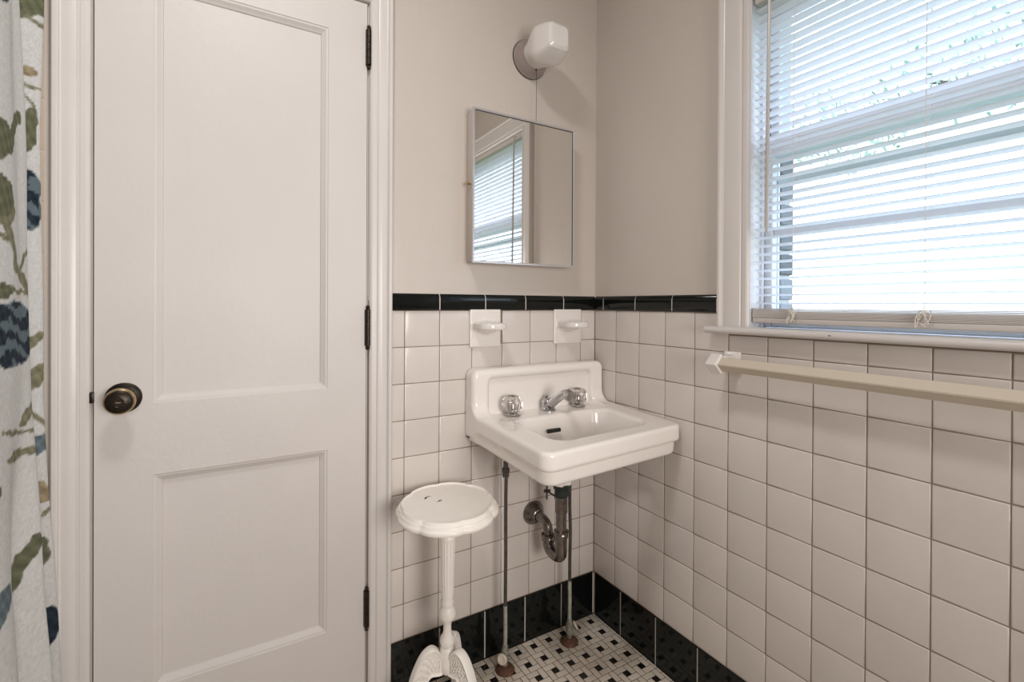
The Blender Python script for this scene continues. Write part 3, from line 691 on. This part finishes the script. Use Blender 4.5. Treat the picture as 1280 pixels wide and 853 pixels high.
# ------------------------------------------------------------------ wall lamp
wl = empty('wall_lamp', (-.295, 0, 1.965)); tag(wl, 'unlit porcelain wall lamp with faceted milk-glass shade above the mirror', 'lamp')
lx, lz = -.295, 1.967
bm = bmesh.new(); lathe(bm, [(.064, 0), (.065, .003), (.064, .008), (.062, .010), (.061, .014), (.057, .024), (.050, .034), (.044, .040), (.030, .042), (0, .042)], 44, axis_mat((lx, -.0012, lz), (0, -1, 0))); mk('lamp_base', bm, M_LAMPB, wl, smooth=True, sharp=30)
bm = bmesh.new(); lathe(bm, [(.0655, 0), (.0665, .001), (.0655, .0025)], 44, axis_mat((lx, -.0010, lz), (0, -1, 0))); mk('gasket', bm, M_SLOT, wl, smooth=True)
def shade_ring(y, hx, hz, ch, n_=6):
    "rounded chamfered square ring"
    out = []
    cor = [(1, 1), (-1, 1), (-1, -1), (1, -1)]
    for (sx_, sz_) in cor:
        c0 = (hx*sx_*(1-ch), hz*sz_*(1-ch))
        a0 = {(1, 1): 0, (-1, 1): 90, (-1, -1): 180, (1, -1): 270}[(sx_, sz_)]
        for k in range(n_):
            a = math.radians(a0+90*k/(n_-1)); out.append((lx+c0[0]+hx*ch*math.cos(a), y, lz+c0[1]+hz*ch*math.sin(a)))
    return out
bm = bmesh.new(); rings = []
for y, h_, ch in ((-.036, .046, 1.), (-.046, .047, .99), (-.066, .050, .85), (-.092, .0535, .50), (-.106, .0540, .42), (-.118, .0525, .40), (-.156, .0435, .38), (-.169, .0385, .40), (-.175, .030, .45)):
    rings.append([bm.verts.new(p) for p in shade_ring(y, h_, h_, ch)])
for a, b in zip(rings[:-1], rings[1:]):
    for i in range(len(a)): bm.faces.new((a[i], a[(i+1) % len(a)], b[(i+1) % len(a)], b[i]))
bm.faces.new(rings[-1]); bm.faces.new(rings[0])
mk('lamp_shade', bm, M_MILK, wl, smooth=True, sharp=24)
ch = empty('pull_chain'); ch.parent = wl
bm = bmesh.new(); z = 1.917
while z > 1.7425:
    bmesh.ops.create_icosphere(bm, subdivisions=1, radius=.0016, matrix=Matrix.Translation((lx+.001, -.043, z))); z -= .0044
b = mk('beads', bm, M_BRONZE, ch, smooth=True); tag(b, 'dark bead pull chain', kind='stuff')
bm = bmesh.new(); tube(bm, [(lx+.001, -.030, 1.925), (lx+.001, -.040, 1.922), (lx+.001, -.043, 1.915)], .0022, 8); mk('chain_socket', bm, M_BRONZE, ch)
reparent(wl)

# ------------------------------------------------------------------ towel bar
tb = empty('towel_bar', (-.08, -.576, .99)); tag(tb, 'beige square towel bar with white porcelain end posts on the tiles under the window', 'towel bar')
def post(yc):
    def f(P):
        X = -P[..., 0]; Y = P[..., 1]-yc; z = P[..., 2]-.990
        pl = ext(rb2(Y, z, 0, 0, .0235, .0285, .004), X, -.006, .012, .004)
        neck = ext(rb2(Y, z, 0, 0, .0165, .020-.0, .005), X, .0, .060, .004)
        a = (X-.074+z)/math.sqrt(2); b_ = (X-.074-z)/math.sqrt(2)
        head = ext(rb2(a, b_, 0, 0, .0195, .0195, .003), Y, -.0165, .0165, .003)
        return np.maximum(smin(smin(pl, neck, .008), head, .004), .0004-X)
    sdf_obj('post', f, (-.108, yc-.03, .950), (.004, yc+.03, 1.03), .0022, M_PORC, tb)
post(-.566); post(-1.31)
bm = bmesh.new(); rb = .0185; bx_, bz_ = -.0745, .990
prism(bm, [(bx_-rb, bz_), (bx_, bz_-rb), (bx_+rb, bz_), (bx_, bz_+rb)], 'y', -1.295, -.581)
bmesh.ops.bevel(bm, geom=[e for e in bm.edges if abs(e.verts[0].co.y-e.verts[1].co.y) > .1], offset=.0015, segments=2, affect='EDGES')
mk('bar', bm, M_BAR, tb, smooth=True, sharp=30); 
bm = bmesh.new(); s_ = rb*.93; prism(bm, [(bx_-s_, bz_), (bx_, bz_-s_), (bx_+s_, bz_), (bx_, bz_+s_)], 'y', -.5815, -.579); mk('end_gap', bm, M_SLOT, tb)
reparent(tb)

# ------------------------------------------------------------------ pedestal table
tx0, ty0, tz = -.657, -.170, .603
pt = empty('pedestal_table', (tx0, ty0, 0)); tag(pt, 'small white iron pedestal table with scalloped top and chipped paint, beside the door', 'table')
va = math.atan2(1.2, .515)     # long axis of the oval top
def top_r(a):
    ax_, bx2 = .150, .137; b_ = a-va; e = ax_*bx2/math.sqrt((bx2*math.cos(b_))**2+(ax_*math.sin(b_))**2)
    s = abs(math.sin(a*4+.5)); c2 = .5+.5*math.cos(a*8+1.0+math.pi)
    return e*(1.01-.055*(1-s)**1.6-.010*c2)
bm = bmesh.new(); n_ = 192; rings = []
for q, z, in ((0, .0155), (.60, .0155), (.84, .0152), (.872, .0150), (.880, .0180), (.893, .0200), (.908, .0185), (.918, .0130), (.932, .0105), (.952, .0110), (.962, .0090), (.968, .0045), (.985, .0030), (1.0, .0010), (1.0, -.006), (.985, -.009), (.95, -.009), (.90, -.005), (.40, 0.001), (0, 0.001)):
    if q == 0: rings.append([bm.verts.new((tx0, ty0, tz-.012+z))]*n_)
    else:
        fl_ = min(1, max(0, (q-.3)/.5))
        ring = []
        for i in range(n_):
            a = 2*math.pi*i/n_; e = .143; R0 = (1-fl_)*e+fl_*top_r(a); ring.append(bm.verts.new((tx0+R0*q*math.cos(a), ty0+R0*q*math.sin(a), tz-.012+z)))
        rings.append(ring)
for a, b in zip(rings[:-1], rings[1:]):
    for i in range(n_):
        j = (i+1) % n_
        if a[0] is a[1]: bm.faces.new((a[0], b[i], b[j]))
        elif b[0] is b[1]: bm.faces.new((a[i], a[j], b[0]))
        else: bm.faces.new((a[i], a[j], b[j], b[i]))
tt_ = mk('table_top', bm, M_WHITECAST, pt, smooth=True, sharp=50)
def chip(px, py, pts, zz=tz+.0037):
    bm = bmesh.new(); prev = None
    for (dx, dy, w_) in pts:
        v = [bm.verts.new((px+dx-w_*.7, py+dy+w_, zz)), bm.verts.new((px+dx+w_*.7, py+dy-w_, zz))]
        if prev: bm.faces.new((prev[0], prev[1], v[1], v[0]))
        prev = v
    r_ = bmesh.ops.extrude_face_region(bm, geom=bm.faces[:]); bmesh.ops.translate(bm, vec=(0, 0, -.001), verts=[v for v in r_['geom'] if isinstance(v, bmesh.types.BMVert)])
    o = mk('paint_chip', bm, M_CHIP, tt_)
chip(-.692, -.108, [(-.012, -.012, .0006), (-.006, -.004, .003), (0, .0, .0012), (.006, .002, .0022), (.012, -.002, .0006)])
chip(-.672, -.150, [(-.010, -.004, .0005), (-.004, -.002, .0012), (.002, .002, .003), (.006, .001, .001), (.004, .010, .0005)])
# column
bm = bmesh.new(); Z = lambda a: a
prof = [(0, .150), (.016, .150), (.0205, .158), (.0215, .175), (.0205, .195), (.0190, .214), (.0150, .219), (.0185, .224), (.0205, .233), (.0190, .243), (.0130, .252), (.0108, .262), (.0105, .276), (.0125, .287),
        (.0180, .292), (.0228, .300), (.0235, .309), (.0215, .319), (.0160, .327), (.0180, .336), (.0185, .341), (.0160, .346), (.0165, .352)]
lathe(bm, prof+[(.0165, .353)], 40, Matrix.Translation((tx0, ty0, 0)))
# fluted shaft
fl = [(.0165, .352), (.0172, .37), (.0185, .43), (.0200, .50), (.0203, .508)]; rings = []
for r, z in fl: rings.append([bm.verts.new((tx0+r*(1-.055*abs(math.sin(8*2*math.pi*i/96)))*math.cos(2*math.pi*i/96), ty0+r*(1-.055*abs(math.sin(8*2*math.pi*i/96)))*math.sin(2*math.pi*i/96), z)) for i in range(96)])
for a, b in zip(rings[:-1], rings[1:]):
    for i in range(96): bm.faces.new((a[i], a[(i+1) % 96], b[(i+1) % 96], b[i]))
lathe(bm, [(.0205, .507), (.0218, .511), (.0218, .516), (.0200, .519), (.0185, .530), (.0150, .540), (.0125, .545), (.0125, .575), (.020, .584), (.026, .588), (.030, .591), (0, .592)], 40, Matrix.Translation((tx0, ty0, 0)))
mk('column', bm, M_WHITECAST, pt, smooth=True, sharp=40)
# legs: curved plates with basket-weave relief
OUT = catmull([(.016, .196, 0), (.026, .216, 0), (.045, .226, 0), (.070, .210, 0), (.092, .170, 0), (.108, .120, 0), (.116, .070, 0), (.130, .028, 0), (.150, .002, 0)], 14)
INN = catmull([(.016, .150, 0), (.030, .150, 0), (.048, .150, 0), (.062, .128, 0), (.072, .098, 0), (.080, .068, 0), (.090, .040, 0), (.104, .016, 0), (.122, .002, 0)], 14)
def leg(ang):
    bm = bmesh.new(); nu = len(OUT); nv = 27; G = {}
    for s in (-1, 1):
        for i in range(nu):
            for j in range(nv):
                t = j/(nv-1); p = OUT[i].lerp(INN[i], t); u = i*.0026; v = t*.075
                edge = min(t, 1-t)/.14; edge2 = min(i, nu-1-i)/7
                th = .0135
                if edge > 1 and edge2 > 1:
                    k1 = math.sin((u+v)*math.pi/.018); k2 = math.sin((u-v)*math.pi/.018)
                    th = .0075+.0050*(abs(k1) if k1*k2 > 0 else abs(k2))
                elif edge > .75: th = .0105
                elif edge < .12: th = .0095
                wd = th
                G[s, i, j] = bm.verts.new((p.x, s*wd, p.y))
    for s in (-1, 1):
        for i in range(nu-1):
            for j in range(nv-1): bm.faces.new((G[s, i, j], G[s, i+1, j], G[s, i+1, j+1], G[s, i, j+1]))
    for i in range(nu-1):
        for j in (0, nv-1): bm.faces.new((G[-1, i, j], G[-1, i+1, j], G[1, i+1, j], G[1, i, j]))
    for j in range(nv-1):
        for i in (0, nu-1): bm.faces.new((G[-1, i, j], G[-1, i, j+1], G[1, i, j+1], G[1, i, j]))
    # volute bumps
    bmesh.ops.create_uvsphere(bm, u_segments=14, v_segments=8, radius=.011, matrix=Matrix.Translation((.118, 0, .110)) @ Matrix.Diagonal((.7, 1.2, .8, 1)))
    o = mk('leg', bm, M_WHITECAST, pt, smooth=True, sharp=55); o.location = (tx0, ty0, 0); o.rotation_euler = (0, 0, ang)
for a in (50, 172, 292): leg(math.radians(a))
reparent(pt)

# ------------------------------------------------------------------ shower curtain
def lin(z, tab):
    zs_ = [t[0] for t in tab]; return float(np.interp(z, zs_, [t[1] for t in tab]))
def cpath(z):
    xA = lin(z, [(0, -1.440), (.45, -1.452), (.6, -1.463), (.75, -1.470), (.95, -1.4825), (1.4, -1.489), (1.7, -1.500), (2.2, -1.515)])
    xB = lin(z, [(0, -1.455), (.45, -1.468), (.62, -1.473), (.78, -1.482), (.95, -1.4905), (1.5, -1.4935), (2.0, -1.488), (2.2, -1.488)])
    v = lin(z, [(0, .045), (.4, .035), (.9, .004), (1.2, 0), (2.2, 0)])
    xC = lin(z, [(0, -1.462), (.47, -1.472), (.66, -1.482), (.95, -1.484), (1.4, -1.482), (2.2, -1.487)])
    return [(-1.53, -.56), (-1.47, -.50), (-1.53, -.44), (-1.535, -.38), (-1.495, -.32), (xC, -.25), (min(xC, xA)-v, -.19), (xA, -.150), (xA-.035, -.134), (-1.552, -.112), (-1.535, -.085), (xB, -.052), (xB-.022, -.038), (-1.545, -.022)]
ZA, ZZ, dz = .06, 2.12, .004; rows = []
zz = np.arange(ZA, ZZ, dz); K = 22
for z in zz:
    rows.append([(p.x+.0015*math.sin(z*9+p.y*40), p.y, z) for p in catmull([(x, y, 0) for x, y in cpath(z)], K)])
NC = len(rows[0]); V = np.array(rows).reshape(-1, 3)
Fq = [(i*NC+j, i*NC+j+1, (i+1)*NC+j+1, (i+1)*NC+j) for i in range(len(zz)-1) for j in range(NC-1)]
me = bpy.data.meshes.new('shower_curtain'); me.from_pydata(V.tolist(), [], Fq); me.update(); me.shade_smooth()
# fabric coordinates: s along the cloth (metres, 0 at fold A's crest), printed flowers and leaves in (s, z)
ref = np.array([(x, y) for x, y, _ in rows[len(rows)//2]]); seg_ = np.r_[0, np.cumsum(np.linalg.norm(np.diff(ref, axis=0), axis=1))]
sA = seg_[7*K]; s_ = np.tile(seg_-sA, len(zz)); z_ = V[:, 2]
nse = lambda a, b, c: .5*np.sin(a*173+b*91+c)+.3*np.sin(a*61-b*143+2*c)+.2*np.sin(a*311+b*277+c*3)
wx = s_+.0035*nse(s_, z_, 1.); wz = z_+.0035*nse(z_, s_, 2.)
base = np.array((.62, .615, .60)); C_ = np.tile(base, (len(V), 1)); weave = 1+.05*RNG.standard_normal(len(V)); C_ *= weave[:, None]
def blend(mask, col, tex=None):
    m_ = np.clip(mask, 0, 1)[:, None]; c = np.array(col)[None, :]*(np.ones(len(V)) if tex is None else tex)[:, None]; C_[:] = C_*(1-m_)+c*m_
GREEN, OLIVE, BLUE, NAVY, TANL = (.13, .135, .082), (.21, .20, .13), (.125, .165, .185), (.020, .030, .045), (.30, .24, .15)
def soft(d, e=.0015): return .5-d/e
def leafp(a, b, w_, col=GREEN):
    (ax_, az), (bx2, bz) = a, b; L2 = (bx2-ax_)**2+(bz-az)**2; t = np.clip(((wx-ax_)*(bx2-ax_)+(wz-az)*(bz-az))/L2, 0, 1)
    d = np.hypot(wx-ax_-t*(bx2-ax_), wz-az-t*(bz-az)); r = w_*np.sqrt(np.clip(4*t*(1-t), 0, 1))
    mid = np.clip(1-np.abs(d)/.0022, 0, 1); blend(soft(d-r), col, 1+.35*nse(s_*2, z_*2, 4)+.25*mid)
def vine(pts, w_, col=OLIVE):
    for a, b in zip(pts[:-1], pts[1:]):
        L2 = (b[0]-a[0])**2+(b[1]-a[1])**2; t = np.clip(((wx-a[0])*(b[0]-a[0])+(wz-a[1])*(b[1]-a[1]))/L2, 0, 1)
        d = np.hypot(wx-a[0]-t*(b[0]-a[0]), wz-a[1]-t*(b[1]-a[1])); blend(soft(d-w_), col, 1+.3*nse(s_*2, z_*2, 5))
def rose(cx_, cz_, rx, rz):
    q = (np.abs((wx-cx_)/rx)**3+np.abs((wz-cz_)/rz)**3)**(1/3); blend(soft((q-1)*min(rx, rz)), BLUE)
    ang = np.arctan2((wz-cz_)/rz, (wx-cx_)/rx)
    uu = (wx-cx_)/rx; vv = (wz-cz_)/rz; band = np.sin(vv*8.5+2.2*np.sin(uu*2.6+vv*1.5)+1.3*nse(s_*.4, z_*.4, 2)+cx_*40)+.55*np.sin(q*11+ang*2)+.5*nse(s_*1.5, z_*1.5, 3)
    m_ = soft((q-.97)*min(rx, rz))*np.clip(band*1.6+.25, 0, 1); blend(m_, NAVY, 1+.5*nse(s_*2, z_*2, 6))
# fold A: h 0..0.15 maps to s -0.15..0
A = lambda px, py: (-.152+.152*px/33, 1.1417-(py-381)/722)
rose(A(17, 421)[0], A(17, 421)[1], .078, .056)
rose(A(2, 8)[0], A(0, 8)[1], .05, .028)
leafp(A(28, 138), A(2, 214), .017); leafp(A(2, 285), A(8, 235), .040, GREEN); leafp(A(-4, 205), A(10, 170), .02)
vine([A(14, 272), A(8, 288), A(15, 318), A(16, 338), A(27, 352), A(34, 378)], .0085); vine([A(22, 346), A(33, 308)], .005); vine([A(-3, 283), A(8, 288)], .006); vine([A(-3, 302), A(10, 306)], .006)
leafp(A(-6, 372), A(16, 366), .012); vine([A(14, 368), A(30, 369)], .004)
leafp(A(24, 540), A(38, 508), .012, OLIVE); vine([A(8, 536), A(22, 548), A(32, 552), A(43, 568)], .004); leafp(A(10, 574), A(40, 578), .009, OLIVE)
zA = lambda py: 1.1417-(py-381)/722
leafp((-.20, zA(770)), (-.100, zA(722)), .026, BLUE); leafp((-.004, zA(690)), (-.070, zA(798)), .012, GREEN); vine([(-.004, zA(700)), (-.030, zA(725)), (-.055, zA(770))], .008, GREEN)
leafp(A(-6, 640), A(5, 600), .012); leafp((-.088, zA(855)), (-.060, zA(815)), .014)
B0 = .062
Bm = lambda px, py: (.118+.050*(px-33)/19, 1.1417-(py-381)/628)
rose(*Bm(41, 255), .032, .062)
leafp(Bm(28, 38), Bm(62, -4), .016); vine([Bm(40, 28), Bm(56, 34)], .004); leafp(Bm(30, 103), Bm(50, 94), .009, TANL); vine([Bm(28, 114), Bm(52, 114)], .0035); vine([Bm(38, 116), Bm(48, 138)], .003)
leafp(Bm(44, 196), Bm(48, 140), .013); leafp(Bm(36, 446), Bm(54, 418), .009, OLIVE); leafp(Bm(36, 490), Bm(58, 462), .018, OLIVE); leafp(Bm(46, 563), Bm(64, 552), .016, BLUE)
leafp(Bm(48, 634), Bm(62, 610), .013, TANL); vine([Bm(48, 650), Bm(62, 640)], .004); zB = lambda py: 1.1417-(py-381)/628
leafp((.130, zB(724)), (.150, zB(672)), .026, GREEN); leafp((.150, zB(820)), (.160, zB(765)), .020, NAVY); leafp((.128, zB(640)), (.165, zB(606)), .014, TANL); leafp((.135, zB(572)), (.172, zB(552)), .018, BLUE); vine([Bm(34, 500), Bm(60, 548)], .004)
# the print goes on over the hidden and off-frame folds
for k, (a, b) in enumerate(((-.30, 1.5), (-.36, .9), (-.27, .45), (-.42, 1.8))): rose(a, b, .05, .055); leafp((a-.02, b-.08), (a+.04, b-.15), .018); vine([(a, b-.06), (a+.02, b-.2), (a-.01, b-.3)], .006)
C_ = np.clip(C_, .004, 1); ca = me.color_attributes.new('print', 'FLOAT_COLOR', 'POINT'); ca.data.foreach_set('color', np.c_[C_, np.ones(len(V))].astype(np.float32).ravel())
M_CLOTH = mat('printed_linen', (.6, .6, .6), .85, spec=.2, bump=.35, bscale=420); n = M_CLOTH.node_tree.nodes; L = M_CLOTH.node_tree.links
at = n.new('ShaderNodeAttribute'); at.attribute_name = 'print'; p = n['Principled BSDF']; L.new(at.outputs['Color'], p.inputs['Base Color'])
tr = n.new('ShaderNodeBsdfTranslucent'); L.new(at.outputs['Color'], tr.inputs[0]); mx = n.new('ShaderNodeMixShader'); mx.inputs[0].default_value = .15
L.new(p.outputs[0], mx.inputs[1]); L.new(tr.outputs[0], mx.inputs[2]); L.new(mx.outputs[0], n['Material Output'].inputs[0])
cur = link('shower_curtain', me, M_CLOTH); tag(cur, 'cream shower curtain printed with blue roses and green leaves', 'curtain')
so = cur.modifiers.new('thickness', 'SOLIDIFY'); so.thickness = .0012; so.offset = 0
bm = bmesh.new(); tube(bm, [(-1.51, -.0, 2.155), (-1.51, YB, 2.155)], .0125, 16); tag(mk('curtain_rod', bm, M_CHROME, None, smooth=True, sharp=50), 'chrome curtain rod holding the shower curtain', 'rod')
# ------------------------------------------------------------------ ceiling lamp (behind the top of the frame)
cl = empty('ceiling_lamp', (-1.15, -.82, ZC)); tag(cl, 'round ceiling lamp in the middle of the room', 'lamp')
bm = bmesh.new(); lathe(bm, [(0, 0), (.12, 0), (.12, -.03), (.06, -.06), (0, -.062)], 32); mk('lamp_body', bm, M_LAMPG, cl, smooth=True, sharp=40)
